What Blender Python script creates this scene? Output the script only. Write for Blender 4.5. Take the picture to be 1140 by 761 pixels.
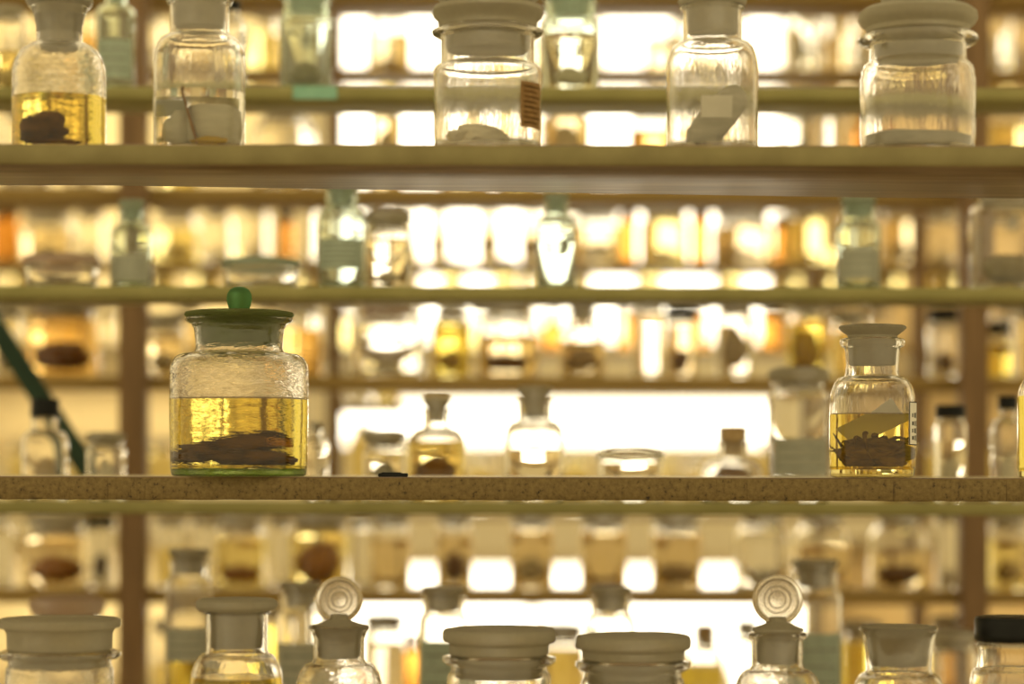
import bpy, bmesh, math, random
from mathutils import Vector, Matrix, noise

# ------------------------------------------------------------------ scene, camera, light
for o in list(bpy.data.objects):
    bpy.data.objects.remove(o)
sc = bpy.context.scene
C = sc.collection
F = 2690.0            # focal length in pixels of the 1140 px wide frame
HOR = 518.0           # picture row of the eye level
EYE = 1.5             # camera height above the floor

cam_d = bpy.data.cameras.new('camera')
cam = bpy.data.objects.new('camera', cam_d)
C.objects.link(cam)
cam.location = (0, 0, EYE)
cam.rotation_euler = (math.pi / 2, math.radians(-0.12), 0)
cam_d.sensor_width = 36.0
cam_d.lens = F / 1140.0 * 36.0
cam_d.shift_y = (HOR - 380.5) / 1140.0
cam_d.clip_start = 0.05
cam_d.dof.use_dof = True
cam_d.dof.focus_distance = 2.50
cam_d.dof.aperture_fstop = 1.6
sc.camera = cam

w = bpy.data.worlds.new('room_light')
sc.world = w
w.use_nodes = True
w.node_tree.nodes['Background'].inputs[0].default_value = (1.0, 0.81, 0.455, 1)
w.node_tree.nodes['Background'].inputs[1].default_value = 1.06

SKY = 4.8                                   # brightness of the daylight in the window panes
sc.view_settings.view_transform = 'Standard'
sc.view_settings.look = 'None'
sc.view_settings.exposure = 0.0
sc.view_settings.gamma = 1.0
sc.view_settings.use_curve_mapping = False
cy = sc.cycles
cy.max_bounces = 48
cy.transmission_bounces = 48
cy.glossy_bounces = 12
cy.diffuse_bounces = 4
cy.transparent_max_bounces = 16
cy.sample_clamp_indirect = 10
cy.blur_glossy = 0.3
cy.use_denoising = True

rnd = random.Random(11)

def PX(px, Y): return (px - 570.0) * Y / F
def PZ(py, Y): return EYE - (py - HOR) * Y / F

# ------------------------------------------------------------------ materials
MAT = {}
def newmat(name):
    m = bpy.data.materials.new(name)
    m.use_nodes = True
    nt = m.node_tree
    nt.nodes.clear()
    out = nt.nodes.new('ShaderNodeOutputMaterial')
    MAT[name] = m
    return m, nt, out

def objcoord(nt, scale=(1, 1, 1)):
    tc = nt.nodes.new('ShaderNodeTexCoord')
    mp = nt.nodes.new('ShaderNodeMapping')
    mp.inputs['Scale'].default_value = scale
    nt.links.new(tc.outputs['Object'], mp.inputs['Vector'])
    return mp.outputs['Vector']

def noise_node(nt, vec, scale, detail=4, rough=0.55):
    n = nt.nodes.new('ShaderNodeTexNoise')
    n.inputs['Scale'].default_value = scale
    n.inputs['Detail'].default_value = detail
    n.inputs['Roughness'].default_value = rough
    nt.links.new(vec, n.inputs['Vector'])
    return n.outputs['Fac']

def ramp(nt, fac, stops):
    r = nt.nodes.new('ShaderNodeValToRGB')
    el = r.color_ramp.elements
    while len(el) < len(stops):
        el.new(0.5)
    for e, (p, c) in zip(el, stops):
        e.position = p
        e.color = (*c, 1)
    nt.links.new(fac, r.inputs['Fac'])
    return r.outputs['Color']

def bump(nt, fac, strength, dist):
    b = nt.nodes.new('ShaderNodeBump')
    b.inputs['Strength'].default_value = strength
    b.inputs['Distance'].default_value = dist
    nt.links.new(fac, b.inputs['Height'])
    return b.outputs['Normal']

def glass(name, col, ior=1.46, wave=None, rough=0.0):
    m, nt, out = newmat(name)
    g = nt.nodes.new('ShaderNodeBsdfGlass')
    g.inputs['Color'].default_value = (*col, 1)
    g.inputs['IOR'].default_value = ior
    g.inputs['Roughness'].default_value = rough
    if wave:
        sc_, st, di = wave
        v = objcoord(nt, sc_)
        nt.links.new(bump(nt, noise_node(nt, v, 1.0, 3), st, di), g.inputs['Normal'])
    nt.links.new(g.outputs[0], out.inputs[0])
    return m

glass('glass_clear', (0.985, 0.98, 0.96))
glass('glass_wavy', (0.985, 0.98, 0.965), wave=((30, 30, 130), 0.75, 0.0018))
glass('glass_front', (0.985, 0.98, 0.965), wave=((75, 75, 16), 0.5, 0.0009), rough=0.06)
glass('glass_aqua', (0.945, 0.98, 0.95))
glass('glass_green', (0.80, 0.88, 0.60), rough=0.25)
glass('glass_brown', (0.90, 0.74, 0.48))
LIQ = dict(yellow=(0.95, 0.88, 0.42), amber=(0.90, 0.80, 0.36), gold=(0.95, 0.86, 0.42),
           clear=(0.98, 0.97, 0.93), straw=(0.97, 0.91, 0.62), orange=(0.94, 0.78, 0.48),
           tan=(0.93, 0.86, 0.70), brown=(0.80, 0.55, 0.28))
for k_, c_ in LIQ.items():
    glass('liquid_' + k_, c_, ior=1.35 / 1.46)       # where liquid meets the jar wall
glass('liquid_surface', (0.99, 0.98, 0.95), ior=1.35)

def frosted(name, col, gcol=(0.95, 0.93, 0.86), mixg=0.35, grough=0.45):
    m, nt, out = newmat(name)
    g = nt.nodes.new('ShaderNodeBsdfGlass')
    g.inputs['Color'].default_value = (*gcol, 1)
    g.inputs['Roughness'].default_value = grough
    d = nt.nodes.new('ShaderNodeBsdfDiffuse')
    t = nt.nodes.new('ShaderNodeBsdfTranslucent')
    v = objcoord(nt, (1, 1, 1))
    col2 = ramp(nt, noise_node(nt, v, 160, 3), [(0.3, tuple(c * 0.86 for c in col)), (0.7, col)])
    nt.links.new(col2, d.inputs['Color'])
    nt.links.new(col2, t.inputs['Color'])
    m1 = nt.nodes.new('ShaderNodeMixShader')
    m1.inputs[0].default_value = 0.5
    nt.links.new(d.outputs[0], m1.inputs[1])
    nt.links.new(t.outputs[0], m1.inputs[2])
    m2 = nt.nodes.new('ShaderNodeMixShader')
    m2.inputs[0].default_value = 1 - mixg
    nt.links.new(g.outputs[0], m2.inputs[1])
    nt.links.new(m1.outputs[0], m2.inputs[2])
    nt.links.new(m2.outputs[0], out.inputs[0])
    return m
frosted('frosted', (0.50, 0.46, 0.34))
frosted('glass_milky', (0.55, 0.48, 0.34), (0.96, 0.92, 0.84), 0.74, 0.16)
frosted('frosted_pink', (0.62, 0.46, 0.35))
frosted('frosted_aqua', (0.46, 0.50, 0.38), (0.86, 0.95, 0.90))
frosted('frosted_green', (0.20, 0.22, 0.08), (0.76, 0.84, 0.52))
frosted('knob_green', (0.14, 0.30, 0.115), (0.52, 0.76, 0.46), 0.45)

def surf(name, stops, scale=(1, 1, 1), nscale=30, detail=5, rough=0.6, bumps=0.0, bdist=0.001, spec=0.4, trans=0.0):
    m, nt, out = newmat(name)
    p = nt.nodes.new('ShaderNodeBsdfPrincipled')
    v = objcoord(nt, scale)
    f = noise_node(nt, v, nscale, detail)
    c = ramp(nt, f, stops)
    nt.links.new(c, p.inputs['Base Color'])
    p.inputs['Roughness'].default_value = rough
    p.inputs['Specular IOR Level'].default_value = spec
    if bumps:
        nt.links.new(bump(nt, f, bumps, bdist), p.inputs['Normal'])
    if trans:
        t = nt.nodes.new('ShaderNodeBsdfTranslucent')
        nt.links.new(c, t.inputs['Color'])
        mx = nt.nodes.new('ShaderNodeMixShader')
        mx.inputs[0].default_value = trans
        nt.links.new(p.outputs[0], mx.inputs[1])
        nt.links.new(t.outputs[0], mx.inputs[2])
        nt.links.new(mx.outputs[0], out.inputs[0])
    else:
        nt.links.new(p.outputs[0], out.inputs[0])
    return m

surf('paint_olive', [(0.35, (0.185, 0.152, 0.052)), (0.65, (0.24, 0.205, 0.077))], (1, 1, 1), 18, rough=0.5)
surf('paint_green', [(0.30, (0.24, 0.22, 0.075)), (0.70, (0.33, 0.30, 0.115))], (1, 1, 1), 9, rough=0.5, spec=0.2)
surf('wood_raw', [(0.30, (0.085, 0.048, 0.018)), (0.52, (0.17, 0.10, 0.042)), (0.72, (0.30, 0.21, 0.11))], (2.5, 26, 26), 3.0, 6, rough=0.36, bumps=0.6, bdist=0.0015, spec=0.6)
surf('wood_ochre', [(0.30, (0.27, 0.175, 0.048)), (0.70, (0.38, 0.26, 0.085))], (2, 20, 20), 3.0, 5, rough=0.5, spec=0.2)
surf('wood_post', [(0.30, (0.15, 0.085, 0.032)), (0.70, (0.26, 0.155, 0.065))], (20, 20, 2), 3.0, 5, rough=0.55)
surf('shelf_top', [(0.30, (0.55, 0.48, 0.32)), (0.70, (0.70, 0.62, 0.45))], (1, 1, 1), 12, rough=0.35)
# raw fibre board edge: ochre with dark pits
m, nt, out = newmat('fibre_edge')
p = nt.nodes.new('ShaderNodeBsdfPrincipled')
v = objcoord(nt, (1, 1, 1))
f1 = noise_node(nt, v, 170, 6, 0.72)
f2 = noise_node(nt, v, 14, 4)
c1 = ramp(nt, f1, [(0.33, (0.02, 0.012, 0.005)), (0.42, (0.145, 0.096, 0.028)), (0.62, (0.215, 0.15, 0.047))])
c2 = ramp(nt, f2, [(0.32, (0.30, 0.24, 0.18)), (0.39, (1, 1, 1))])
f3 = noise_node(nt, objcoord(nt, (260, 20, 14)), 1.0, 3, 0.6)
c3 = ramp(nt, f3, [(0.30, (0.35, 0.28, 0.2)), (0.40, (1, 1, 1))])
mx3 = nt.nodes.new('ShaderNodeMix'); mx3.data_type = 'RGBA'; mx3.blend_type = 'MULTIPLY'
mx3.inputs['Factor'].default_value = 0.7
nt.links.new(c2, mx3.inputs['A']); nt.links.new(c3, mx3.inputs['B'])
c2 = mx3.outputs['Result']
mx = nt.nodes.new('ShaderNodeMix'); mx.data_type = 'RGBA'; mx.blend_type = 'MULTIPLY'
mx.inputs['Factor'].default_value = 1.0
nt.links.new(c1, mx.inputs['A']); nt.links.new(c2, mx.inputs['B'])
nt.links.new(mx.outputs['Result'], p.inputs['Base Color'])
p.inputs['Roughness'].default_value = 0.75
nt.links.new(bump(nt, f1, 0.7, 0.0012), p.inputs['Normal'])
nt.links.new(p.outputs[0], out.inputs[0])

surf('plaster_cream', [(0.3, (0.84, 0.74, 0.48)), (0.7, (0.90, 0.81, 0.56))], (1, 1, 1), 4, rough=0.8)
surf('frame_cream', [(0.3, (0.72, 0.62, 0.38)), (0.7, (0.80, 0.70, 0.45))], (1, 1, 1), 6, rough=0.5)
surf('floor_wood', [(0.3, (0.16, 0.09, 0.04)), (0.7, (0.26, 0.16, 0.08))], (2, 20, 2), 3, rough=0.5)
surf('cap_black', [(0.3, (0.006, 0.006, 0.005)), (0.7, (0.012, 0.013, 0.011))], (1, 1, 1), 40, rough=0.35, spec=0.15)
surf('brace_green', [(0.3, (0.006, 0.028, 0.010)), (0.7, (0.010, 0.045, 0.018))], (1, 1, 1), 20, rough=0.5)
surf('cork', [(0.3, (0.34, 0.22, 0.09)), (0.7, (0.52, 0.38, 0.19))], (1, 1, 1), 120, rough=0.8, bumps=0.4)
surf('paper_white', [(0.3, (0.80, 0.77, 0.66)), (0.7, (0.88, 0.85, 0.75))], (1, 1, 1), 60, rough=0.9, trans=0.5, spec=0.1)
surf('paper_aqua', [(0.3, (0.54, 0.62, 0.52)), (0.7, (0.62, 0.70, 0.60))], (1, 1, 1), 60, rough=0.9, trans=0.5, spec=0.1)
surf('paper_grey', [(0.3, (0.58, 0.58, 0.48)), (0.7, (0.66, 0.66, 0.56))], (1, 1, 1), 60, rough=0.9, trans=0.5, spec=0.1)
surf('paper_label_white', [(0.3, (0.84, 0.82, 0.74)), (0.7, (0.90, 0.88, 0.80))], (1, 1, 1), 60, rough=0.9, trans=0.08, spec=0.1)
surf('paper_brown', [(0.3, (0.20, 0.11, 0.035)), (0.7, (0.34, 0.20, 0.07))], (1, 1, 1), 160, rough=0.9, trans=0.15)
surf('tag_teal', [(0.3, (0.20, 0.42, 0.30)), (0.7, (0.28, 0.52, 0.38))], (1, 1, 1), 60, rough=0.6)
surf('ink', [(0.3, (0.02, 0.02, 0.02)), (0.7, (0.045, 0.04, 0.035))], (1, 1, 1), 60, rough=0.8)
surf('ink_faint', [(0.3, (0.25, 0.28, 0.22)), (0.7, (0.30, 0.33, 0.27))], (1, 1, 1), 60, rough=0.8)
SPEC = dict(dark=((0.028, 0.014, 0.004), (0.15, 0.075, 0.022)), brown=((0.16, 0.075, 0.02), (0.36, 0.19, 0.06)),
            umber=((0.10, 0.055, 0.014), (0.34, 0.22, 0.07)), orange=((0.42, 0.17, 0.03), (0.62, 0.32, 0.08)), tan=((0.46, 0.33, 0.16), (0.62, 0.48, 0.27)),
            cream=((0.66, 0.58, 0.40), (0.80, 0.74, 0.56)), pale=((0.58, 0.55, 0.42), (0.68, 0.65, 0.52)), yellow=((0.52, 0.34, 0.04), (0.72, 0.52, 0.10)),
            grey=((0.40, 0.37, 0.27), (0.54, 0.50, 0.38)), olive=((0.26, 0.21, 0.09), (0.42, 0.35, 0.18)))
for k_, (a_, b_) in SPEC.items():
    surf('specimen_' + k_, [(0.34, a_), (0.66, b_)], (0.45, 1, 1.6), 70, 6, rough=0.7, bumps=0.7, bdist=0.002, spec=0.08,
         trans=0.0 if k_ in ('dark',) else 0.25)

m, nt, out = newmat('daylight_pane')
e = nt.nodes.new('ShaderNodeEmission')
e.inputs[0].default_value = (1.0, 0.89, 0.66, 1)
e.inputs[1].default_value = SKY
nt.links.new(e.outputs[0], out.inputs[0])
def blind(name, col):
    m, nt, out = newmat(name)
    t = nt.nodes.new('ShaderNodeBsdfTranslucent')
    d = nt.nodes.new('ShaderNodeBsdfDiffuse')
    v = objcoord(nt, (1, 1, 1))
    c = ramp(nt, noise_node(nt, v, 3, 4), [(0.3, tuple(x * 0.85 for x in col)), (0.7, col)])
    nt.links.new(c, t.inputs['Color'])
    d.inputs['Color'].default_value = (0.7, 0.55, 0.28, 1)
    a = nt.nodes.new('ShaderNodeMixShader')
    a.inputs[0].default_value = 0.25
    nt.links.new(t.outputs[0], a.inputs[1]); nt.links.new(d.outputs[0], a.inputs[2])
    nt.links.new(a.outputs[0], out.inputs[0])
blind('blind_cream', (0.76, 0.68, 0.48))
blind('blind_brown', (0.54, 0.44, 0.27))

# ------------------------------------------------------------------ object helpers
def empty(name, loc, rz=0):
    o = bpy.data.objects.new(name, None)
    C.objects.link(o)
    o.empty_display_size = 0.02
    o.location = loc
    o.rotation_euler = (0, 0, rz)
    return o

def tag(o, label, cat, group=None):
    o['label'] = label
    o['category'] = cat
    if group:
        o['group'] = group
    return o

def link(name, bm, mats, parent=None, loc=(0, 0, 0), smooth=40, orient=False):
    if orient:                      # lathed body: its first face is the underside and must look down
        bm.normal_update()
        bm.faces.ensure_lookup_table()
        if bm.faces[0].normal.z > 0:
            bmesh.ops.reverse_faces(bm, faces=bm.faces)
    else:
        bmesh.ops.recalc_face_normals(bm, faces=bm.faces)
    me = bpy.data.meshes.new(name)
    bm.to_mesh(me)
    bm.free()
    if not isinstance(mats, (list, tuple)):
        mats = [mats]
    for mm in mats:
        me.materials.append(MAT[mm])
    if smooth:
        me.shade_smooth()
        me.set_sharp_from_angle(angle=math.radians(smooth))
    o = bpy.data.objects.new(name, me)
    C.objects.link(o)
    if parent:
        o.parent = parent
    o.location = loc
    return o

def box(bm, x0, x1, y0, y1, z0, z1, bev=0.0, mi=0):
    r = bmesh.ops.create_cube(bm, size=1.0)
    vs = r['verts']
    for v in vs:
        v.co = Vector(((x0 + x1) / 2 + v.co.x * (x1 - x0), (y0 + y1) / 2 + v.co.y * (y1 - y0), (z0 + z1) / 2 + v.co.z * (z1 - z0)))
    fs = set(f for v in vs for f in v.link_faces)
    for f in fs:
        f.material_index = mi
    if bev:
        es = set(e for v in vs for e in v.link_edges)
        bmesh.ops.bevel(bm, geom=list(es), offset=bev, segments=2, affect='EDGES')

def lathe(bm, pts, seg=40, mat=None):
    """pts: (r, z) list; ends on the axis become poles"""
    rings = []
    for r, z in pts:
        if r < 1e-7:
            rings.append([bm.verts.new((0, 0, z))])
        else:
            rings.append([bm.verts.new((r * math.cos(2 * math.pi * i / seg), r * math.sin(2 * math.pi * i / seg), z)) for i in range(seg)])
    for a, b in zip(rings[:-1], rings[1:]):
        if len(a) == 1 and len(b) == 1:
            continue
        for i in range(seg):
            j = (i + 1) % seg
            if len(a) == 1:
                bm.faces.new((a[0], b[i], b[j]))
            elif len(b) == 1:
                bm.faces.new((a[i], b[0], a[j]))
            else:
                bm.faces.new((a[i], b[i], b[j], a[j]))
    if mat is not None:
        for v in [v for ring in rings for v in ring]:
            v.co = mat @ v.co

def tube(bm, path, radii, seg=10):
    rings = []
    n = len(path)
    for i, p in enumerate(path):
        d = (path[min(i + 1, n - 1)] - path[max(i - 1, 0)]).normalized()
        u = d.cross(Vector((0, 0, 1)))
        if u.length < 1e-4:
            u = d.cross(Vector((0, 1, 0)))
        u.normalize()
        vv = d.cross(u)
        r = radii[i] if isinstance(radii, (list, tuple)) else radii
        rings.append([bm.verts.new(p + (u * math.cos(2 * math.pi * k / seg) + vv * math.sin(2 * math.pi * k / seg)) * r) for k in range(seg)])
    for a, b in zip(rings[:-1], rings[1:]):
        for k in range(seg):
            l = (k + 1) % seg
            bm.faces.new((a[k], b[k], b[l], a[l]))
    bm.faces.new(rings[0][::-1])
    bm.faces.new(rings[-1])

def blob(bm, c, r, seed, rough=0.25, sub=3, freq=1.6, rot=None, taper=0.0, sq=2.0):
    """an irregular organic lump with half sizes r round c"""
    ret = bmesh.ops.create_icosphere(bm, subdivisions=sub, radius=1.0)
    off = Vector((seed * 3.17, seed * 1.71, seed * 5.3))
    for v in ret['verts']:
        d = v.co.normalized()
        n = noise.fractal(d * freq + off, 0.9, 2.0, 4)
        if sq != 2.0:
            d = d / (abs(d.x) ** sq + abs(d.y) ** sq + abs(d.z) ** sq) ** (1 / sq)
        k = max(0.55, min(1.0 + rough * n, 1.18))
        q = Vector((d.x * r[0], d.y * r[1], d.z * r[2])) * k
        if taper:
            q.z *= 1.0 - taper * (d.x * 0.5 + 0.5)
        if rot:
            q = rot @ q
        v.co = q + Vector(c)

def patch(bm, R, a0, a1, z0, z1, th, n=10):
    """a thin curved sheet lying on a cylinder; angles are from the camera side, positive to the right"""
    g = []
    for i in range(n + 1):
        a = a0 + (a1 - a0) * i / n
        row = []
        for rr in (R, R + th):
            for z in (z0, z1):
                row.append(bm.verts.new((rr * math.sin(a), -rr * math.cos(a), z)))
        g.append(row)
    for a, b in zip(g[:-1], g[1:]):
        for i, j in ((0, 1), (1, 3), (3, 2), (2, 0)):
            bm.faces.new((a[i], a[j], b[j], b[i]))
    bm.faces.new((g[0][0], g[0][2], g[0][3], g[0][1]))
    bm.faces.new((g[-1][0], g[-1][1], g[-1][3], g[-1][2]))

def arc(r0, z0, r1, z1, n=7):
    """quarter ellipse from an upright start to a level end"""
    return [(r1 + (r0 - r1) * math.cos(math.pi / 2 * i / n), z0 + (z1 - z0) * math.sin(math.pi / 2 * i / n)) for i in range(n + 1)]

def offset_in(pts, t):
    out = []
    n = len(pts)
    for i, (r, z) in enumerate(pts):
        a = pts[max(i - 1, 0)]; b = pts[min(i + 1, n - 1)]
        dr, dz = b[0] - a[0], b[1] - a[1]
        L = math.hypot(dr, dz) or 1
        out.append((r - t * dz / L, z + t * dr / L))
    return out

ORD = ['first', 'second', 'third', 'fourth', 'fifth', 'sixth', 'seventh', 'eighth', 'ninth', 'tenth', 'eleventh', 'twelfth',
       'thirteenth', 'fourteenth', 'fifteenth', 'sixteenth', 'seventeenth', 'eighteenth', 'nineteenth', 'twentieth',
       'twenty-first', 'twenty-second', 'twenty-third', 'twenty-fourth', 'twenty-fifth', 'twenty-sixth', 'twenty-seventh']

# ------------------------------------------------------------------ the setting
WY = 5.6
def wall_piece(bm, x0, x1, z0, z1):
    box(bm, x0, x1, WY, WY + 0.12, z0, z1)
wx = [PX(-620, WY), PX(-330, WY), PX(318, WY), PX(362, WY), PX(884, WY), PX(930, WY), PX(1470, WY), PX(1760, WY)]
ZM1, ZM2 = PZ(392, WY), PZ(432, WY)
ZT, ZS1, ZS2, ZB = PZ(-230, WY), PZ(508, WY), PZ(618, WY), PZ(760, WY)
bm = bmesh.new()
wall_piece(bm, wx[0], wx[-1], ZT, 3.4)
wall_piece(bm, wx[0], wx[-1], 0, ZB)
wall_piece(bm, wx[0], wx[-1], ZS2, ZS1)
wall_piece(bm, wx[0], wx[-1], ZM2, ZM1)
for i in (0, 2, 4, 6):
    wall_piece(bm, wx[i], wx[i + 1], ZB, ZS2)
    wall_piece(bm, wx[i], wx[i + 1], ZS1, ZM2)
    wall_piece(bm, wx[i], wx[i + 1], ZM1, ZT)
o = link('wall_back', bm, 'plaster_cream', smooth=0)
o['kind'] = 'structure'; o['label'] = 'cream plaster wall behind the shelves'
bm = bmesh.new()
box(bm, -3.2, 3.2, -1.2, WY + 0.12, -0.05, 0.0)
o = link('floor', bm, 'floor_wood', smooth=0); o['kind'] = 'structure'; o['label'] = 'dark wooden floor under the racks'

def window(n, i, z0, z1, mull, blindmat, label):
    x0, x1 = wx[i], wx[i + 1]
    t = empty('window_%d' % n, ((x0 + x1) / 2, WY + 0.06, z0))
    t['kind'] = 'structure'; t['label'] = label
    hw, h = (x1 - x0) / 2, z1 - z0
    for a, b, c, d in ((-hw, hw, 0, 0.03), (-hw, hw, h - 0.03, h), (-hw, -hw + 0.03, 0.03, h - 0.03), (hw - 0.03, hw, 0.03, h - 0.03)):
        bm = bmesh.new(); box(bm, a, b, -0.03, 0.03, c, d, 0.003)
        link('window_frame', bm, 'frame_cream', t)
    xs = [-hw + 0.03] + [PX(q, WY) - t.location.x for q in mull] + [hw - 0.03]
    for q in xs[1:-1]:
        bm = bmesh.new(); box(bm, q - 0.012, q + 0.012, -0.025, 0.025, 0.03, h - 0.03, 0.003)
        link('mullion', bm, 'frame_cream', t)
    for a, b in zip(xs[:-1], xs[1:]):
        bm = bmesh.new(); box(bm, a, b, 0.012, 0.02, 0.03, h - 0.03)
        link('pane', bm, 'daylight_pane', t, smooth=0)
    if blindmat:
        bm = bmesh.new(); box(bm, -hw - 0.02, hw + 0.02, -0.075, -0.073, -0.01, h + 0.04)
        link('roller_blind', bm, blindmat, t, smooth=0)
n_ = 0
for i_, mul_, bl_, side_ in ((3, 594, None, 'bright bare window behind the middle of the racks'), (1, 0, 'blind_cream', 'window with drawn cream blind behind the left racks'),
                           (5, 1200, 'blind_brown', 'window with drawn brown blind behind the right racks')):
    for za, zb, lev_ in ((ZM1, ZT, 'tall upper '), (ZS1, ZM2, 'narrow middle '), (ZB, ZS2, 'low ')):
        n_ += 1
        window(n_, i_, za, zb, [mul_], bl_, lev_ + side_)

# ------------------------------------------------------------------ racks
def rack(name, label, Y, posts, postY, hw, boards):
    t = tag(empty(name, (0, Y, 0)), label, 'shelving rack', 'shelving racks one behind another')
    for px in posts:
        x = PX(px, postY)
        bm = bmesh.new()
        w_ = hw * postY / F
        box(bm, -w_, w_, -w_, w_, 0, 2.5, 0.002)
        link('post', bm, 'wood_post', t, (x, postY - Y, 0))
        w2 = w_ * 0.55
    for bfun in boards:
        bfun(t, Y)
    return t

def board(px0, px1, ytop, Yf, th, depth, mats, depth_left=None, lab=None, ragged=False):
    def f(t, Y):
        x0, x1 = PX(px0, Yf), PX(px1, Yf)
        z = PZ(ytop, Yf)
        dl = depth_left or depth
        bm = bmesh.new()
        n = 120 if ragged else 24
        cols = []
        for i in range(n + 1):
            x = x0 + (x1 - x0) * i / n
            d = dl + (depth - dl) * min(1, max(0, (i / n - 0.2) / 0.6))
            j = 0.0006 * noise.noise(Vector((x * 60, 1.3, ytop))) + 0.0010 * noise.noise(Vector((x * 9, 4.3, ytop))) if ragged else 0.0012 * noise.noise(Vector((x * 4, 2.2, ytop)))
            j2 = 0.0009 * noise.noise(Vector((x * 50, 7.3, ytop))) if ragged else 0
            b = 0.0012
            prof = [(b, 0), (d - b, 0), (d, -b), (d, -th + b), (d - b, -th), (b, -th + j2), (0, -th + b + j2), (0, -b)]
            cols.append([bm.verts.new((x, y + (j if k in (0, 5, 6, 7) else 0), zz)) for k, (y, zz) in enumerate(prof)])
        for a, c in zip(cols[:-1], cols[1:]):
            for k in range(8):
                l = (k + 1) % 8
                fc = bm.faces.new((a[k], a[l], c[l], c[k]))
                fc.material_index = {0: 2, 1: 2, 7: 1, 6: 0, 5: 0}.get(k, 1)
        bm.faces.new(cols[0]); bm.faces.new(cols[-1][::-1])
        o = link('shelf_board', bm, mats, t, (0, Yf - Y, z), smooth=50)
        if lab:
            o['label'] = lab
    return f

YA, YAT, YB, YC, YD, YE = 2.47, 2.30, 2.95, 3.45, 3.93, 4.38
rack('front_rack', 'nearest wooden rack with worn board edges, one board sharply in focus', 2.47, (-190, 1330), 2.62, 16, [
    board(-230, 1370, 161, YAT, 0.0195, 0.275, ('paint_olive', 'wood_raw', 'shelf_top'), 0.175, lab='olive front edge over bare brown wood underside'),
    board(-230, 1370, 531, YA, 0.0235, 0.30, ('fibre_edge', 'wood_raw', 'shelf_top'), ragged=True, lab='raw speckled fibre board edge'),
    board(-230, 1370, 905, YAT, 0.0195, 0.30, ('paint_olive', 'wood_raw', 'shelf_top'))])
rack('green_rack', 'second rack from the front with blurred green painted shelf boards', 2.95, (-130, 1270), 3.03, 14, [
    board(-200, 1340, y, YB, 0.0150, 0.125, ('paint_green', 'paint_green', 'paint_green')) for y in (97, 319, 559, 805)])
rack('brown_rack', 'third rack with ochre brown boards and two thick brown posts', 3.45, (149, 1083), 3.43, 15, [
    board(-160, 1300, y, YC, 0.0185, 0.13, ('wood_ochre', 'wood_ochre', 'wood_ochre')) for y in (-14, 209, 419, 658, 885)])
rack('back_rack', 'fourth rack with thin brown boards and slim posts', 3.93, (372, 1023), 3.92, 8, [
    board(-120, 1260, 75, YD, 0.010, 0.14, ('wood_ochre',) * 3),
    board(-120, 1260, 292, YD, 0.010, 0.14, ('wood_ochre',) * 3),
    board(366, 447, 450, YD, 0.012, 0.14, ('wood_ochre',) * 3, lab='short board left of the bright window')])
rack('rear_rack', 'rearmost rack with thin boards standing before the window', 4.38, (-90, 905, 1230), 4.40, 8, [
    board(-110, 1250, y, YE, 0.010, 0.14, ('wood_ochre',) * 3) for y in (102, 324, 388, 570)])

# dark green diagonal brace of the third rack, seen on the left
bm = bmesh.new()
Yb = 3.28
p0 = Vector((PX(-40, Yb), 0, PZ(312, Yb))); p1 = Vector((PX(125, Yb), 0, PZ(566, Yb)))
mid = (p0 + p1) / 2
d = (p1 - p0)
ang = math.atan2(d.z, d.x)
box(bm, -d.length / 2, d.length / 2, -0.004, 0.004, -0.014, 0.014, 0.001)
o = link('diagonal_brace', bm, 'brace_green', None, (mid.x, Yb, mid.z))
o.rotation_euler = (0, -ang, 0)
tag(o, 'dark green diagonal bar crossing behind the black capped bottle', 'brace')

# ------------------------------------------------------------------ jar builder
class Row:
    def __init__(s, Yf, ytop, off, where):
        s.Yf, s.ytop, s.off, s.where = Yf, ytop, off, where
        s.z = PZ(ytop, Yf)
        s.jars = []
ROW = {
    'A1': Row(YAT, 161, 0.08, 'front top shelf'), 'A2': Row(YA, 531, 0.05, 'sharp front shelf'), 'A3': Row(YAT, 905, 0.08, 'lowest front shelf'),
    'B1': Row(YB, 97, 0.062, 'upper green shelf'), 'B2': Row(YB, 319, 0.062, 'middle green shelf'), 'B3': Row(YB, 559, 0.062, 'lower green shelf'), 'B4': Row(YB, 805, 0.062, 'lowest green shelf below the frame'),
    'C1': Row(YC, 209, 0.07, 'upper brown shelf'), 'C2': Row(YC, 419, 0.07, 'middle brown shelf'), 'C3': Row(YC, 658, 0.07, 'lower brown shelf'), 'C4': Row(YC, 885, 0.07, 'lowest brown shelf below the frame'),
    'D1': Row(YD, 75, 0.07, 'upper thin back shelf'), 'D2': Row(YD, 292, 0.07, 'lower thin back shelf'), 'D3': Row(YD, 450, 0.07, 'short back shelf'),
    'E0': Row(YE, 102, 0.07, 'uppermost rear shelf'), 'E2': Row(YE, 324, 0.07, 'second rear shelf'), 'E1': Row(YE, 388, 0.07, 'third rear shelf'), 'E3': Row(YE, 570, 0.07, 'fourth rear shelf'),
}
GLASSWORD = dict(glass_clear='clear', glass_wavy='clear', glass_front='clear', glass_aqua='aqua tinted', glass_green='green', glass_brown='amber brown')

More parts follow.
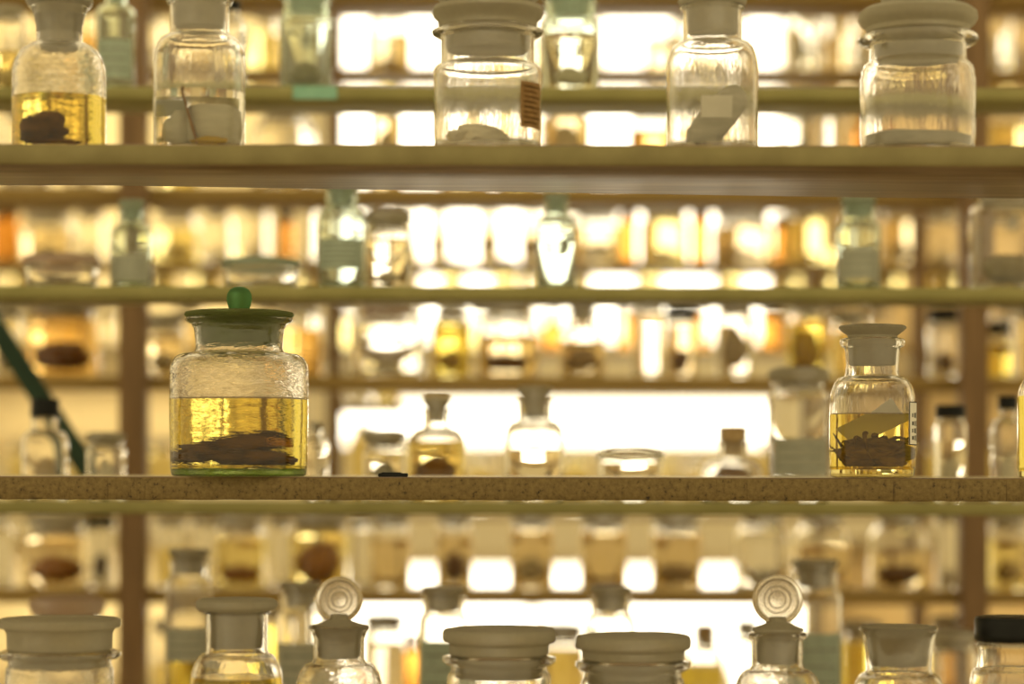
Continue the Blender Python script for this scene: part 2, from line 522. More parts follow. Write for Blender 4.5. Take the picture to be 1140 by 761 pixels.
def build_jar(row, cx, outer, lip, top, glassm='glass_clear', wall=3.0, base=6.0, liquid=None, seg=40, name='specimen_jar',
              Y=None, extra=None):
    """outer: (r, y) in picture pixels, base upward; lip: further points of the lip ring; top: list of (part, kind, material, data)"""
    R = ROW[row] if isinstance(row, str) else row
    Y = Y or (R.Yf + R.off)
    k = Y / F
    yb = HOR + (EYE - R.z) / k             # picture row of the base at the jar's own depth
    t = empty(name, (PX(cx, Y), Y, R.z + 0.0004))
    L = lambda pts: [(max(r, 0) * k, (yb - y) * k) for r, y in pts]
    op = L(outer)
    tw = wall * k
    tb = base * k
    R0 = op[0][0]
    bev = min(0.003, R0 * 0.2)
    full = [(R0 - bev, 0.0), (R0 - bev * 0.3, bev * 0.3), (R0, bev)] + [q for q in op if q[1] > bev * 1.5]
    inn = offset_in([(R0, 0)] + full[2:], tw)[1:]
    inn = [(r, z) for r, z in inn if z > tb + 0.003]
    lp = L(lip)
    ztop = lp[-1][1] if lp else full[-1][1]
    rin = inn[-1][0]
    prof = [(0, 0)] + full + lp + [(rin + tw * 0.3, ztop), (rin, ztop - tw * 0.4)]
    rb = inn[0][0]
    if liquid:
        lm, ly = liquid
        zl = (yb - ly) * k
        wet = [(0, tb), (rb - 0.003, tb), (rb, tb + 0.003)] + [q for q in inn if tb + 0.004 < q[1] < zl - 0.0005]
        rl = wet[-1][0]
        for (ra, za), (rb2, zb2) in zip(inn[:-1], inn[1:]):
            if za <= zl <= zb2 and zb2 > za:
                rl = ra + (rb2 - ra) * (zl - za) / (zb2 - za)
        prof += [q for q in inn[::-1] if q[1] > zl + 0.0005] + [(rl, zl)]
        bm = bmesh.new(); lathe(bm, prof, seg)
        link('glass_body', bm, glassm, t, orient=True)
        bm = bmesh.new(); lathe(bm, wet + [(rl, zl)], seg)
        nf = len(bm.faces)
        lathe(bm, [(rl, zl), (0, zl)], seg)
        bm.faces.ensure_lookup_table()
        for f_ in bm.faces[nf:]:
            f_.material_index = 1
        bmesh.ops.remove_doubles(bm, verts=bm.verts, dist=1e-6)
        link('liquid', bm, ['liquid_' + lm, 'liquid_surface'], t)
    else:
        prof += inn[::-1] + [(rb, tb + 0.003), (rb - 0.003, tb), (0, tb)]
        bm = bmesh.new(); lathe(bm, prof, seg)
        link('glass_body', bm, glassm, t, orient=True)
    last = None
    for part in top:
        nm, kind, mt, data = part[:4]
        par = t
        sub = len(part) > 4 and part[4]
        bm = bmesh.new()
        if kind == 'lathe':
            pts = L(data)
            lathe(bm, pts, seg)
        elif kind == 'ringdisc':            # upright disc with raised rings, axis toward the camera
            r, yc, th = data
            zc = (yb - yc) * k
            r *= k; th *= k
            pts = [(0, -th * .5), (r * .30, -th * .55), (r * .36, -th * .9), (r * .5, -th * .9), (r * .56, -th * .5), (r * .78, -th * .5), (r * .84, -th * .95), (r * .95, -th * .9), (r, -th * .4),
                   (r, th * .4), (r * .95, th * .9), (r * .84, th * .95), (r * .78, th * .5), (r * .56, th * .5), (0, th * .5)]
            lathe(bm, pts, seg, Matrix.Translation((0, 0, zc)) @ Matrix.Rotation(math.pi / 2, 4, 'X'))
        o = link(nm, bm, mt, last if (sub and last) else t)
        if not sub:
            last = o
    if extra:
        extra(t, k, yb)
    t['_in'] = inn[0][0]
    del t['_in']
    return t, k, yb, inn[0][0], tb

def side_label(t, k, yb, R, a0, a1, y0, y1, mat, lines=None, lmat='ink_faint', frame=False, name='paper_label'):
    bm = bmesh.new()
    z0, z1 = (yb - y1) * k, (yb - y0) * k
    r = R * k + 0.0003
    patch(bm, r, math.radians(a0), math.radians(a1), z0, z1, 0.0003, 12)
    o = link(name, bm, mat, t)
    if lines:
        n = lines
        for i in range(n):
            zc = z1 - (i + 1) * (z1 - z0) / (n + 1)
            bm = bmesh.new()
            da = (a1 - a0) * 0.12
            patch(bm, r + 0.0003, math.radians(a0 + da), math.radians(a1 - da - (5 if i % 2 else 0)), zc - (z1 - z0) * 0.022, zc + (z1 - z0) * 0.022, 0.0001, 10)
            link('text_line', bm, lmat, o)
    if frame:
        bm = bmesh.new()
        h = (z1 - z0); wv = 0.0010; wa = math.degrees(wv / r) * 1.6
        for (b0, b1, c0, c1) in ((a0, a1, z0, z0 + wv), (a0, a1, z1 - wv, z1), (a0, a0 + wa, z0, z1), (a1 - wa, a1, z0, z1)):
            patch(bm, r + 0.0003, math.radians(b0), math.radians(b1), c0, c1, 0.0001, 8)
        link('printed_border', bm, 'ink', o)
    return o

def surface_shade_ring(t, k, yb, r, y, th=1.3):  # added brown ring, imitates the dark reflection along the liquid surface
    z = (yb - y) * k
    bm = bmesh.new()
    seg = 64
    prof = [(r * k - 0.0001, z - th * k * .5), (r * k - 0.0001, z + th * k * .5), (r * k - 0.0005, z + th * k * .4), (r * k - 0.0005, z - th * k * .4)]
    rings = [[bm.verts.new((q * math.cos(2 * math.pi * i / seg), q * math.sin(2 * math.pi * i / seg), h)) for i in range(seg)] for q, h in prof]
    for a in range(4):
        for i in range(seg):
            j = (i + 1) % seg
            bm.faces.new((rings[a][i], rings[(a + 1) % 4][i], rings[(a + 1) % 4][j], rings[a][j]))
    o = link('surface_shade_ring', bm, 'specimen_umber', t)
    o['label'] = 'added brown ring standing in for the dark look of the liquid surface'

def specimen(name, label, cat, loc, build, mat, group=None):
    bm = bmesh.new()
    build(bm)
    o = link(name, bm, mat, None, loc, smooth=60)
    tag(o, label, cat, group)
    return o

# ------------------------------------------------------------------ front jars, top shelf
GR = 'jars on the front top shelf'
# 1 amber liquid, flared neck
t, k, yb, ri, tb = build_jar('A1', 65, [(52, 158), (52, 88)] + arc(52, 88, 27, 50, 8)[1:] + [(25.5, 46), (25.5, 32), (28, 20), (31, 13)], [(35, 9), (35.5, 6), (34, 4)],
    [('stopper', 'lathe', 'frosted', [(0, 57), (20, 57), (21.5, 55), (22.5, 35), (25, 20), (28, 8), (37, 5), (37.5, 2), (35, 0), (8, -1), (0, -1)]),
     ('knob', 'lathe', 'glass_clear', [(0, -1.1), (8, -1.1), (6, -5), (7, -9), (13, -15), (15, -22), (12, -29), (0, -33)], True)],
    'glass_wavy', 3.2, 6, ('gold', 111), 56)
tag(t, 'rounded clear jar half full of golden liquid at far left of front top shelf', 'jar', GR)
specimen('preserved_specimen', 'dark brown specimen lying in golden liquid of the leftmost top shelf jar', 'specimen', t.location + Vector((-13 * k, 0, tb + 0.0008)),
         lambda bm: (blob(bm, (0, 0, 20 * k), (20 * k, 15 * k, 18 * k), 3, 0.35, rot=Matrix.Rotation(-0.5, 3, 'Y')), blob(bm, (10 * k, -4 * k, 5 * k), (22 * k, 14 * k, 5 * k), 4, 0.3)), 'specimen_dark')
# 2 pale tissue with card
t, k, yb, ri, tb = build_jar('A1', 221, [(51, 157), (51, 70)] + arc(51, 70, 35, 41, 8)[1:] + [(33, 38), (33, 8)], [(36, 6), (37, 3), (35.5, 1)],
    [('stopper', 'lathe', 'frosted', [(0, 32), (27, 32), (28, 30), (29.3, 2), (30, 0), (39, -1), (40, -5), (38, -9), (10, -11), (0, -11)])],
    'glass_front', 3.0, 6, ('clear', 106), 56)
tag(t, 'clear round shouldered jar holding pale folded tissue beside amber leftmost jar', 'jar', GR)
loc = t.location
specimen('preserved_specimen', 'pale grey tissue slab standing in second jar of front top shelf', 'specimen', loc + Vector((12 * k, 0, tb + 0.0008)),
         lambda bm: blob(bm, (0, 0, 23.5 * k), (22 * k, 15 * k, 23 * k), 6, 0.05, freq=1.0, sq=9), 'specimen_pale')
specimen('preserved_specimen', 'pale conical tissue left of the dark card in second top shelf jar', 'specimen', loc + Vector((-16 * k, 0, tb + 0.0008)),
         lambda bm: blob(bm, (0, 0, 19 * k), (14 * k, 14 * k, 18 * k), 7, 0.15, taper=-0.3), 'specimen_pale')
specimen('preserved_specimen', 'yellowish sediment lump under tissue in second top shelf jar', 'specimen', loc + Vector((14 * k, -22 * k, tb + 0.0006)),
         lambda bm: blob(bm, (0, 0, 5 * k), (18 * k, 7 * k, 5 * k), 9, 0.3), 'specimen_yellow')
bm = bmesh.new(); box(bm, -1.2 * k, 1.2 * k, -8 * k, 8 * k, -33 * k, 33 * k, 0.0003)
o = link('index_card', bm, 'paper_brown', None, loc + Vector((-7 * k, -18 * k, tb + 34 * k)))
o.rotation_euler = (0, math.radians(-14), 0)
tag(o, 'thin brown card leaning inside second jar of front top shelf', 'card')
bm = bmesh.new(); box(bm, -12 * k, 12 * k, -0.3 * k, 0.3 * k, -9 * k, 9 * k)
o = link('paper_tag', bm, 'paper_grey', None, loc + Vector((-22 * k, 12 * k, tb + 45 * k)))
tag(o, 'small pale paper tag behind the card in second top shelf jar', 'tag')
# 3 wide mouthed jar with brown side label
t, k, yb, ri, tb = build_jar('A1', 542, [(59, 157), (60, 150), (60, 82)] + arc(60, 82, 53, 73, 4)[1:] + [(52, 70), (52, 44)], [(57, 42), (62, 39), (62.5, 36), (58, 33.5)],
    [('stopper', 'lathe', 'frosted', [(0, 58), (44, 58), (47, 55), (48, 34), (50, 32.6), (55, 32), (56, 24), (60, 20), (62, 14), (60, 9), (50, 6), (20, 5), (0, 5)]),
     ('knob', 'lathe', 'frosted', [(0, 4.9), (18, 4.9), (30, 2), (56, 0), (58, -5), (50, -12), (0, -16)], True)],
    'glass_front', 3.2, 6, None, 56)
tag(t, 'wide clear jar with stacked ground glass lid and brown label on its side', 'jar', GR)
side_label(t, k, yb, 60, 37, 74, 97, 148, 'paper_brown', 8, 'specimen_dark')
specimen('preserved_specimen', 'cream folded specimen lying in the wide jar with brown label', 'specimen', t.location + Vector((-8 * k, 4 * k, tb + 0.0008)),
         lambda bm: blob(bm, (0, 0, 15 * k), (34 * k, 24 * k, 15 * k), 12, 0.3, taper=0.5), 'specimen_cream')
# 4 jar with slanting grey specimen
t, k, yb, ri, tb = build_jar('A1', 792, [(51, 158), (51, 80)] + arc(51, 80, 35, 47, 8)[1:] + [(33, 44), (32.5, 12)], [(35, 11), (36, 8.5), (34.5, 7)],
    [('stopper', 'lathe', 'frosted', [(0, 39), (26, 39), (27.5, 37), (28.8, 10), (29, 6.5), (37, 5.5), (38.5, 2), (36, -4), (20, -8), (0, -9)])],
    'glass_front', 3.0, 6, None, 56)
tag(t, 'clear round shouldered jar with slanting grey specimen on the front top shelf', 'jar', GR)
loc = t.location
specimen('preserved_specimen', 'grey olive curved specimen leaning up the side of the fourth top shelf jar', 'specimen', loc + Vector((8 * k, 2 * k, tb + 0.0008)),
         lambda bm: (blob(bm, (-2 * k, 0, 35 * k), (43 * k, 13 * k, 19 * k), 15, 0.06, freq=1.1, rot=Matrix.Rotation(-0.85, 3, 'Y'), sq=3),), 'specimen_grey')
bm = bmesh.new(); box(bm, -17 * k, 17 * k, -0.3 * k, 0.3 * k, -12 * k, 12 * k)
o = link('paper_tag', bm, 'paper_white', None, loc + Vector((3 * k, -24 * k, tb + 45 * k)))
tag(o, 'pale rectangular tag in front of the slanting grey specimen', 'tag')
# 5 big wide jar with grey powder
t, k, yb, ri, tb = build_jar('A1', 1021, [(63, 160), (64, 153), (64, 88)] + [(62.5, 84), (62.5, 79), (60, 73), (55, 69)] + [(53.5, 66), (53, 52)], [(58, 51), (65, 48), (67, 45), (66, 41), (60, 39)],
    [('stopper', 'lathe', 'frosted', [(0, 66), (45, 66), (47.5, 63), (49, 40), (50, 37.6), (57, 36), (58, 31), (63, 27), (66, 21), (65, 14), (58, 9), (42, 7), (0, 7)]),
     ('knob', 'lathe', 'frosted', [(0, 6.9), (40, 6.9), (41, 0), (40, -8), (20, -12), (0, -12)], True)],
    'glass_front', 3.2, 5, None, 56)
tag(t, 'largest wide jar with rounded grey lid and powder at right of front top shelf', 'jar', GR)
def powder(bm):
    lathe(bm, [(0, 0), (57 * k, 0), (58.5 * k, 1.5 * k), (58.5 * k, 15 * k), (50 * k, 18 * k), (30 * k, 21 * k), (0, 22 * k)], 40)
    for v in bm.verts:
        if v.co.z > 5 * k:
            v.co.z += 2.2 * k * noise.noise(v.co * 25)
specimen('powder_heap', 'grey powder heaped on the bottom of the largest top shelf jar', 'powder', t.location + Vector((0, 0, tb + 0.0006)), powder, 'specimen_grey')

# ------------------------------------------------------------------ front jars, sharp shelf
GR = 'jars on the sharp front shelf'
t, k, yb, ri, tb = build_jar('A2', 266, [(75, 530), (76, 520), (77, 470), (77, 414)] + arc(77, 414, 62, 395, 7)[1:] + [(54, 393.6), (50, 392.5), (48.6, 389), (49, 378), (50, 368), (53, 362)], [(58.5, 359.5), (60.5, 357), (59, 354.6)],
    [('stopper', 'lathe', 'frosted_green', [(0, 384), (44, 384), (45.3, 382), (46, 368), (49, 360), (54, 354.3), (59, 354), (61, 351.5), (59.5, 348.8), (52, 347.4), (0, 347.2)]),
     ('knob', 'lathe', 'knob_green', [(0, 347.1), (11.5, 347.1), (11.2, 345.5), (12.6, 341), (14.1, 334.5), (13.4, 328), (10.6, 323.5), (6, 320.8), (0, 320)], True)],
    'glass_wavy', 3.4, 9, ('yellow', 446), 96)
tag(t, 'squat clear jar with green lid and ball knob, half full of yellow liquid', 'jar', GR)
bm = bmesh.new()
lathe(bm, [(0, 0.8 * k), (71 * k, 0.8 * k), (72.5 * k, 2.5 * k), (72.5 * k, 6.5 * k), (71 * k, 8 * k), (0, 8 * k)], 64)
surface_shade_ring(t, k, yb, 77 - 3.4, 445.2)
o = link('green_base', bm, 'glass_green', t); o['label'] = 'thick green glass bottom'
def slab1(bm):
    blob(bm, (0, 0, 0), (49 * k, 17 * k, 12.5 * k), 21, 0.09, sub=4, freq=1.3, rot=Matrix.Rotation(math.radians(-14), 3, 'Y'), sq=2.6)
def slab2(bm):
    blob(bm, (0, 0, 0), (48 * k, 13 * k, 9.5 * k), 27, 0.10, sub=4, freq=1.3, rot=Matrix.Rotation(math.radians(3), 3, 'Y'))
def slab3(bm):
    blob(bm, (0, 0, 0), (16 * k, 12 * k, 5 * k), 29, 0.35, sub=3, freq=2.4, rot=Matrix.Rotation(math.radians(8), 3, 'Y'))
specimen('preserved_specimen', 'long dark brown slab rising to the right in the green lidded jar', 'specimen', t.location + Vector((-10 * k, 15 * k, tb + 24 * k)), slab1, 'specimen_dark')
specimen('preserved_specimen', 'lower dark brown slab lying at right front in the green lidded jar', 'specimen', t.location + Vector((12 * k, -17 * k, tb + 12 * k)), slab2, 'specimen_dark')
specimen('preserved_specimen', 'small orange brown shred on the slab end in the green lidded jar', 'specimen', t.location + Vector((28 * k, 10 * k, tb + 30 * k)), slab3, 'specimen_orange')

t, k, yb, ri, tb = build_jar('A2', 971, [(46.5, 527), (47.5, 520), (48, 500), (47.5, 448)] + arc(47.5, 448, 31, 418, 9)[1:] + [(29.6, 414), (29.2, 405), (30, 392), (31, 387)], [(34.5, 385.5), (36.3, 381.5), (35.5, 377.5), (32, 376)],
    [('stopper', 'lathe', 'frosted', [(0, 406), (24.5, 406), (25.6, 404.5), (27.2, 378), (27.5, 373), (33, 369), (36.5, 366), (37.5, 364), (36, 362), (25, 360.8), (0, 360.2)])],
    'glass_front', 3.0, 9, ('amber', 461), 72)
tag(t, 'small clear jar with flat frosted stopper, amber liquid and pale tag at right', 'jar', GR)
surface_shade_ring(t, k, yb, 47.5 - 3.0, 460.4, 1.1)
sl = side_label(t, k, yb, 48, 47, 82, 447, 495, 'paper_label_white', None, frame=True)
for i, y in enumerate((462, 471, 479, 487)):
    for j, a in enumerate((57, 64, 71)):
        bm = bmesh.new()
        z = (yb - y) * k
        h = (4.2 + ((i * 3 + j) % 3)) * k * 0.5
        patch(bm, 48 * k + 0.0006, math.radians(a - 2.2), math.radians(a + (2.6 if (i + j) % 2 else 1.0)), z - h, z + h, 0.0001, 2)
        link('printed_mark', bm, 'ink', sl)
loc = t.location
def critter(bm):
    blob(bm, (2 * k, 2 * k, 17 * k), (31 * k, 24 * k, 17 * k), 41, 0.22, sub=4, freq=1.6)
    blob(bm, (-12 * k, -12 * k, 11 * k), (18 * k, 12 * k, 10 * k), 44, 0.4, sub=3, freq=2.4)
    blob(bm, (14 * k, -13 * k, 9 * k), (17 * k, 11 * k, 8 * k), 45, 0.4, sub=3, freq=2.4)
    for i in range(14):
        a = i * 0.47 + 0.3
        path = []
        for s in range(8):
            u = s / 7
            r = (12 + 25 * u) * k
            path.append(Vector((r * math.cos(a + 0.5 * u), r * math.sin(a + 0.5 * u), (24 + 15 * math.sin(u * 2.6 + i) * (0.4 + 0.6 * (i % 3) / 2)) * k)))
        tube(bm, path, [2.6 * k * (1 - 0.75 * s / 7) for s in range(8)], 8)
specimen('preserved_specimen', 'crumpled brown leggy specimen in amber liquid of small right jar', 'specimen', loc + Vector((0, 0, tb + 0.001)), critter, 'specimen_umber')
bm = bmesh.new()
for i in range(9):
    pass
g = []
for i in range(10):
    u = i / 9
    g.append([bm.verts.new(((-30 + 60 * u) * k, (3 * math.sin(u * 3)) * k + e_, z_ * k)) for e_ in (0, 0.0004) for z_ in (-12, 12)])
for a, b in zip(g[:-1], g[1:]):
    for i, j in ((0, 1), (1, 3), (3, 2), (2, 0)):
        bm.faces.new((a[i], a[j], b[j], b[i]))
bm.faces.new((g[0][0], g[0][2], g[0][3], g[0][1])); bm.faces.new((g[-1][0], g[-1][1], g[-1][3], g[-1][2]))
o = link('paper_tag', bm, 'paper_white', None, loc + Vector((6 * k, 14 * k, tb + 53 * k)))
o.rotation_euler = (math.radians(-12), math.radians(-36), 0)
tag(o, 'pale ruled paper tag slanting out of the amber liquid in small right jar', 'tag')

t, k, yb, ri, tb = build_jar('A2', 1181, [(47, 527), (48, 518), (48, 446)] + arc(48, 446, 31, 416, 8)[1:] + [(30, 412), (30, 388)], [(35, 386), (36, 381), (33, 377)],
    [('stopper', 'lathe', 'frosted', [(0, 406), (24.5, 406), (26.8, 378), (28, 372), (36, 367), (37, 363), (30, 361), (0, 360)])],
    'glass_front', 3.0, 8, ('yellow', 440), 56)
tag(t, 'jar of yellow liquid cut by the right picture edge on sharp shelf', 'jar', GR)
Yq = YA + 0.012
kq = Yq / F
bm = bmesh.new()
box(bm, -16.5 * kq, 16.5 * kq, -0.006, 0.006, 0, 4.2 * kq, 0.0006)
box(bm, -13 * kq, 9 * kq, -0.004, 0.004, 4.2 * kq - 0.0003, 5.2 * kq, 0.0003)
o = link('label_clip', bm, 'cap_black', None, (PX(437.5, Yq), Yq + 0.004, ROW['A2'].z))
tag(o, 'flat black clip lying on the sharp front shelf edge right of green jar', 'clip')

# ------------------------------------------------------------------ front jars, lowest shelf (only tops in view)
GR = 'jars on the lowest front shelf'
t, k, yb, ri, tb = build_jar('A3', 67, [(60, 905), (60, 752)] + arc(60, 752, 57, 742, 4)[1:] + [(57, 736)], [(64, 734), (68, 731), (68, 727), (62, 725)],
    [('stopper', 'lathe', 'frosted', [(0, 745), (50, 745), (52.6, 742), (53, 726), (55, 724.4), (58, 723), (58.5, 706), (61, 701), (66.5, 699.5), (68, 696), (67.5, 691), (65, 689.4), (62, 689.4), (59, 692), (0, 692.5)])],
    'glass_wavy', 3.2, 6, ('straw', 800), 56)
tag(t, 'wide jar with broad flared glass lid at the bottom left corner', 'jar', GR)
t, k, yb, ri, tb = build_jar('A3', 264, [(52, 905), (52, 770)] + arc(52, 770, 36, 728, 8)[1:] + [(34, 724), (34, 684)], [(37, 683), (37, 681.5)],
    [('stopper', 'lathe', 'frosted', [(0, 722), (28, 722), (29, 720), (30, 684), (31, 681), (42, 680), (45.5, 676), (45, 670), (40, 667), (0, 666)])],
    'glass_front', 3.0, 6, ('amber', 754), 56)
tag(t, 'jar with thick flat frosted stopper over rounded shoulders at bottom left', 'jar', GR)
t, k, yb, ri, tb = build_jar('A3', 378, [(50, 905), (50, 780)] + arc(50, 780, 31, 738, 8)[1:] + [(28.5, 734), (28.5, 712), (31, 704)], [(34, 700), (34, 697.5), (32, 696.5)],
    [('stopper', 'lathe', 'frosted', [(0, 733), (22, 733), (23.5, 731), (24.5, 710), (27, 702), (30, 696), (22, 694), (11, 690), (9, 684), (0, 684)]),
     ('finial', 'ringdisc', 'glass_milky', (26, 668, 5.5), True)],
    'glass_wavy', 3.0, 6, ('straw', 790), 56)
tag(t, 'jar with an upright round ringed glass finial left of centre bottom', 'jar', GR)
t, k, yb, ri, tb = build_jar('A3', 556, [(58, 905), (58, 760)] + arc(58, 760, 54, 748, 4)[1:] + [(53, 742)], [(58, 740), (63, 736), (63, 731), (57, 729)],
    [('stopper', 'lathe', 'frosted', [(0, 755), (46, 755), (48.6, 752), (49.5, 728.6), (55, 727.6), (55.5, 718), (58, 715.6), (61.5, 714.6), (63.2, 712), (63, 703.5), (61, 700.5), (52, 699), (30, 698), (0, 697.6)])],
    'glass_front', 3.2, 6, None, 56)
tag(t, 'wide jar with thick rounded grey lid left of the middle at bottom edge', 'jar', GR)
t, k, yb, ri, tb = build_jar('A3', 705, [(58, 905), (58, 766)] + arc(58, 766, 55, 755, 4)[1:] + [(54, 748)], [(59, 746), (64, 742), (64, 736), (58, 734)],
    [('stopper', 'lathe', 'frosted', [(0, 765), (46, 765), (49.6, 762), (50.5, 733.6), (56.5, 732.6), (57, 724.5), (60, 722.6), (63, 721.6), (64.6, 719), (64.4, 711), (62.5, 707.6), (54, 706.4), (30, 706), (0, 706)])],
    'glass_front', 3.2, 6, None, 56)
tag(t, 'wide jar with thick flat grey lid right of the middle at bottom edge', 'jar', GR)
t, k, yb, ri, tb = build_jar('A3', 866, [(50, 905), (50, 785)] + arc(50, 785, 31, 744, 8)[1:] + [(28, 740), (28, 712)], [(32, 710), (33, 706), (31, 704)],
    [('stopper', 'lathe', 'frosted', [(0, 738), (22, 738), (23, 736), (24, 703.6), (29, 702), (29, 699), (18, 695), (10, 691), (8, 686), (0, 686)]),
     ('finial', 'ringdisc', 'glass_milky', (28, 667, 5.5), True)],
    'glass_wavy', 3.0, 6, ('straw', 795), 56)
tag(t, 'jar with an upright round ringed glass finial right of centre bottom', 'jar', GR)
t, k, yb, ri, tb = build_jar('A3', 1001, [(52, 905), (52, 785)] + arc(52, 785, 38, 748, 7)[1:] + [(36, 744), (37.5, 725), (40, 710), (42, 703)], [(44, 700), (43, 698)],
    [('stopper', 'lathe', 'frosted', [(0, 740), (30, 740), (31.5, 738), (33.5, 725), (36, 710), (38, 702), (42, 697.4), (43, 696), (0, 696)])],
    'glass_front', 3.0, 6, None, 56)
tag(t, 'jar with tapered frosted plug flush in its neck at bottom right', 'jar', GR)
t, k, yb, ri, tb = build_jar('A3', 1127, [(46, 905), (46, 760)] + arc(46, 760, 39, 742, 5)[1:] + [(38, 738), (38, 722), (40, 719)], [(40, 716), (36, 713)],
    [('cap', 'lathe', 'cap_black', [(0, 712.6), (39, 712.6), (41, 710), (41.5, 704), (41, 700), (41.5, 690), (40, 686), (35, 685), (0, 685)])],
    'glass_front', 3.0, 6, None, 56)
tag(t, 'clear jar with black screw cap at the bottom right corner', 'jar', GR)

# ------------------------------------------------------------------ blurred jars on the racks behind
def bg(row, cx, hw, ytop, kind, top='disc', glassm='glass_clear', liquid=None, spec=None, lab=None, topm=None, neck=None, dy=0.0):
    ROW[row].jars.append(dict(row=row, cx=cx, hw=hw, ytop=ytop, kind=kind, top=top, glassm=glassm, liquid=liquid, spec=spec, lab=lab, topm=topm, neck=neck, dy=dy))

# --- second rack (green boards)
bg('B1', 8, 18, 8, 'wide', 'disc', liquid=('straw', 60), spec=('cream', .6, .5))
bg('B1', 128, 22, -18, 'bottle', 'stop', 'glass_aqua', lab=('paper_aqua', 48, 92))
bg('B1', 258, 15, 2, 'bottle', 'cap', spec=('tan', .6, .4))
bg('B1', 340, 30, -14, 'wide', 'stop', 'glass_aqua', spec=('olive', .8, .35), lab=None)
bg('B1', 634, 32, -12, 'wide', 'stop', 'glass_aqua', liquid=('clear', 40), spec=('cream', .6, .4))
bg('B1', 1180, 28, 0, 'wide', 'disc', spec=('tan', .7, .4))
bg('B2', 68, 43, 284, 'dish', 'disc', topm='frosted_pink', spec=('tan', .8, .6))
bg('B2', 146, 24, 224, 'bottle', 'stop', 'glass_aqua', lab=('paper_grey', 286, 316), neck=.58)
bg('B2', 290, 44, 287, 'dish', 'disc', topm='frosted_aqua', spec=('brown', .8, .5))
bg('B2', 380, 27, 203, 'bottle', 'stop', 'glass_aqua', lab=('paper_aqua', 268, 302, 5), neck=.66)
bg('B2', 431, 26, 236, 'wide', 'disc', liquid=('clear', 268), spec=('cream', .6, .3))
bg('B2', 619, 22, 216, 'bottle', 'stop', 'glass_aqua', neck=.6)
bg('B2', 955, 25, 218, 'bottle', 'stop', 'glass_aqua', lab=('paper_grey', 278, 312), neck=.74)
bg('B2', 1122, 44, 196, 'wide', 'disc', spec=('olive', .92, .42))
bg('B3', 50, 26, 445, 'bottle', 'cap', spec=('tan', .7, 0.80), neck=.55)
bg('B3', 118, 22, 482, 'wide', 'disc', spec=('cream', .6, 0.75))
bg('B3', 352, 15, 470, 'bottle', 'stop')
bg('B3', 428, 24, 480, 'wide', 'disc', liquid=('clear', 505), spec=('grey', .6, 0.70))
bg('B3', 486, 32, 442, 'bottle', 'stop', liquid=('straw', 492), spec=('brown', .8, 0.80), neck=.46)
bg('B3', 595, 33, 430, 'bottle', 'stop', liquid=('clear', 500), neck=.55)
bg('B3', 702, 38, 496, 'dish', 'disc', liquid=('clear', 515), topm='glass_clear')
bg('B3', 816, 35, 474, 'bottle', 'cork', spec=('brown', .9, 0.90), neck=.45)
bg('B3', 889, 34, 408, 'wide', 'disc', lab=('paper_grey', 487, 530), neck=.84)
bg('B3', 1058, 18, 450, 'wide', 'cap', liquid=('clear', 490), spec=('cream', .6, 0.65))
bg('B3', 1122, 19, 440, 'bottle', 'cap', spec=('cream', .7, 0.85))
bg('B4', 75, 42, 664, 'wide', 'disc', topm='frosted_pink')
bg('B4', 211, 27, 612, 'bottle', 'stop', lab=('paper_grey', 698, 736), liquid=('yellow', 735), neck=.80)
bg('B4', 335, 27, 648, 'bottle', 'stop', neck=.8, lab=('paper_grey', 715, 770))
bg('B4', 494, 28, 652, 'bottle', 'stop', neck=.82, lab=('paper_aqua', 712, 775))
bg('B4', 680, 28, 652, 'bottle', 'stop', neck=.78, lab=('paper_aqua', 730, 780))
bg('B4', 908, 30, 622, 'bottle', 'stop', neck=.82, lab=('paper_aqua', 703, 775))
bg('B4', 1060, 28, 700, 'wide', 'disc', spec=('orange', .8, .5))

# --- third rack (brown boards)
bg('C1', 28, 26, 112, 'wide', 'disc', spec=('cream', .7, 0.85))
bg('C1', 92, 20, 118, 'wide', 'disc', spec=('tan', .7, 0.85))
bg('C1', 198, 22, 116, 'wide', 'disc', liquid=('straw', 150))
bg('C1', 316, 36, 112, 'dome', 'disc', spec=('tan', .8, 0.75))
bg('C1', 429, 17, 116, 'wide', 'disc', liquid=('tan', 132), spec=('cream', .8, 0.92))
bg('C1', 516, 26, 112, 'wide', 'disc', liquid=('tan', 132), spec=('tan', .8, 0.92))
bg('C1', 575, 20, 116, 'wide', 'disc', liquid=('straw', 132), spec=('cream', .8, 0.92))
bg('C1', 630, 26, 110, 'wide', 'disc', liquid=('tan', 130), spec=('cream', .8, 0.92))
bg('C1', 775, 24, 112, 'wide', 'disc', liquid=('tan', 132), spec=('tan', .8, 0.85))
bg('C1', 820, 17, 112, 'wide', 'disc', liquid=('straw', 132), spec=('cream', .8, 0.85))
bg('C1', 724, 24, 112, 'wide', 'disc', liquid=('orange', 146), spec=('orange', .8, 0.65))
bg('C1', 893, 19, 116, 'wide', 'disc', spec=('grey', .6, 0.85))
bg('C1', 931, 13, 112, 'bottle', 'stop')
bg('C1', 962, 14, 120, 'bottle', 'cap', 'glass_brown')
bg('C1', 1118, 27, 104, 'wide', 'disc', liquid=('straw', 140), spec=('grey', .8, 0.65))
bg('C2', 5, 20, 340, 'wide', 'disc', spec=('tan', .7, .5))
bg('C2', 70, 40, 332, 'wide', 'disc', liquid=('orange', 352), spec=('brown', .9, .55))
bg('C2', 183, 24, 350, 'wide', 'disc', liquid=('tan', 374), spec=('cream', .7, .5))
bg('C2', 333, 25, 330, 'wide', 'disc', liquid=('orange', 368))
bg('C2', 430, 41, 330, 'wide', 'stop', topm='frosted_pink', spec=('cream', .5, .25), neck=.85)
bg('C2', 502, 22, 340, 'dome', 'disc', liquid=('yellow', 360), spec=('yellow', .7, .6))
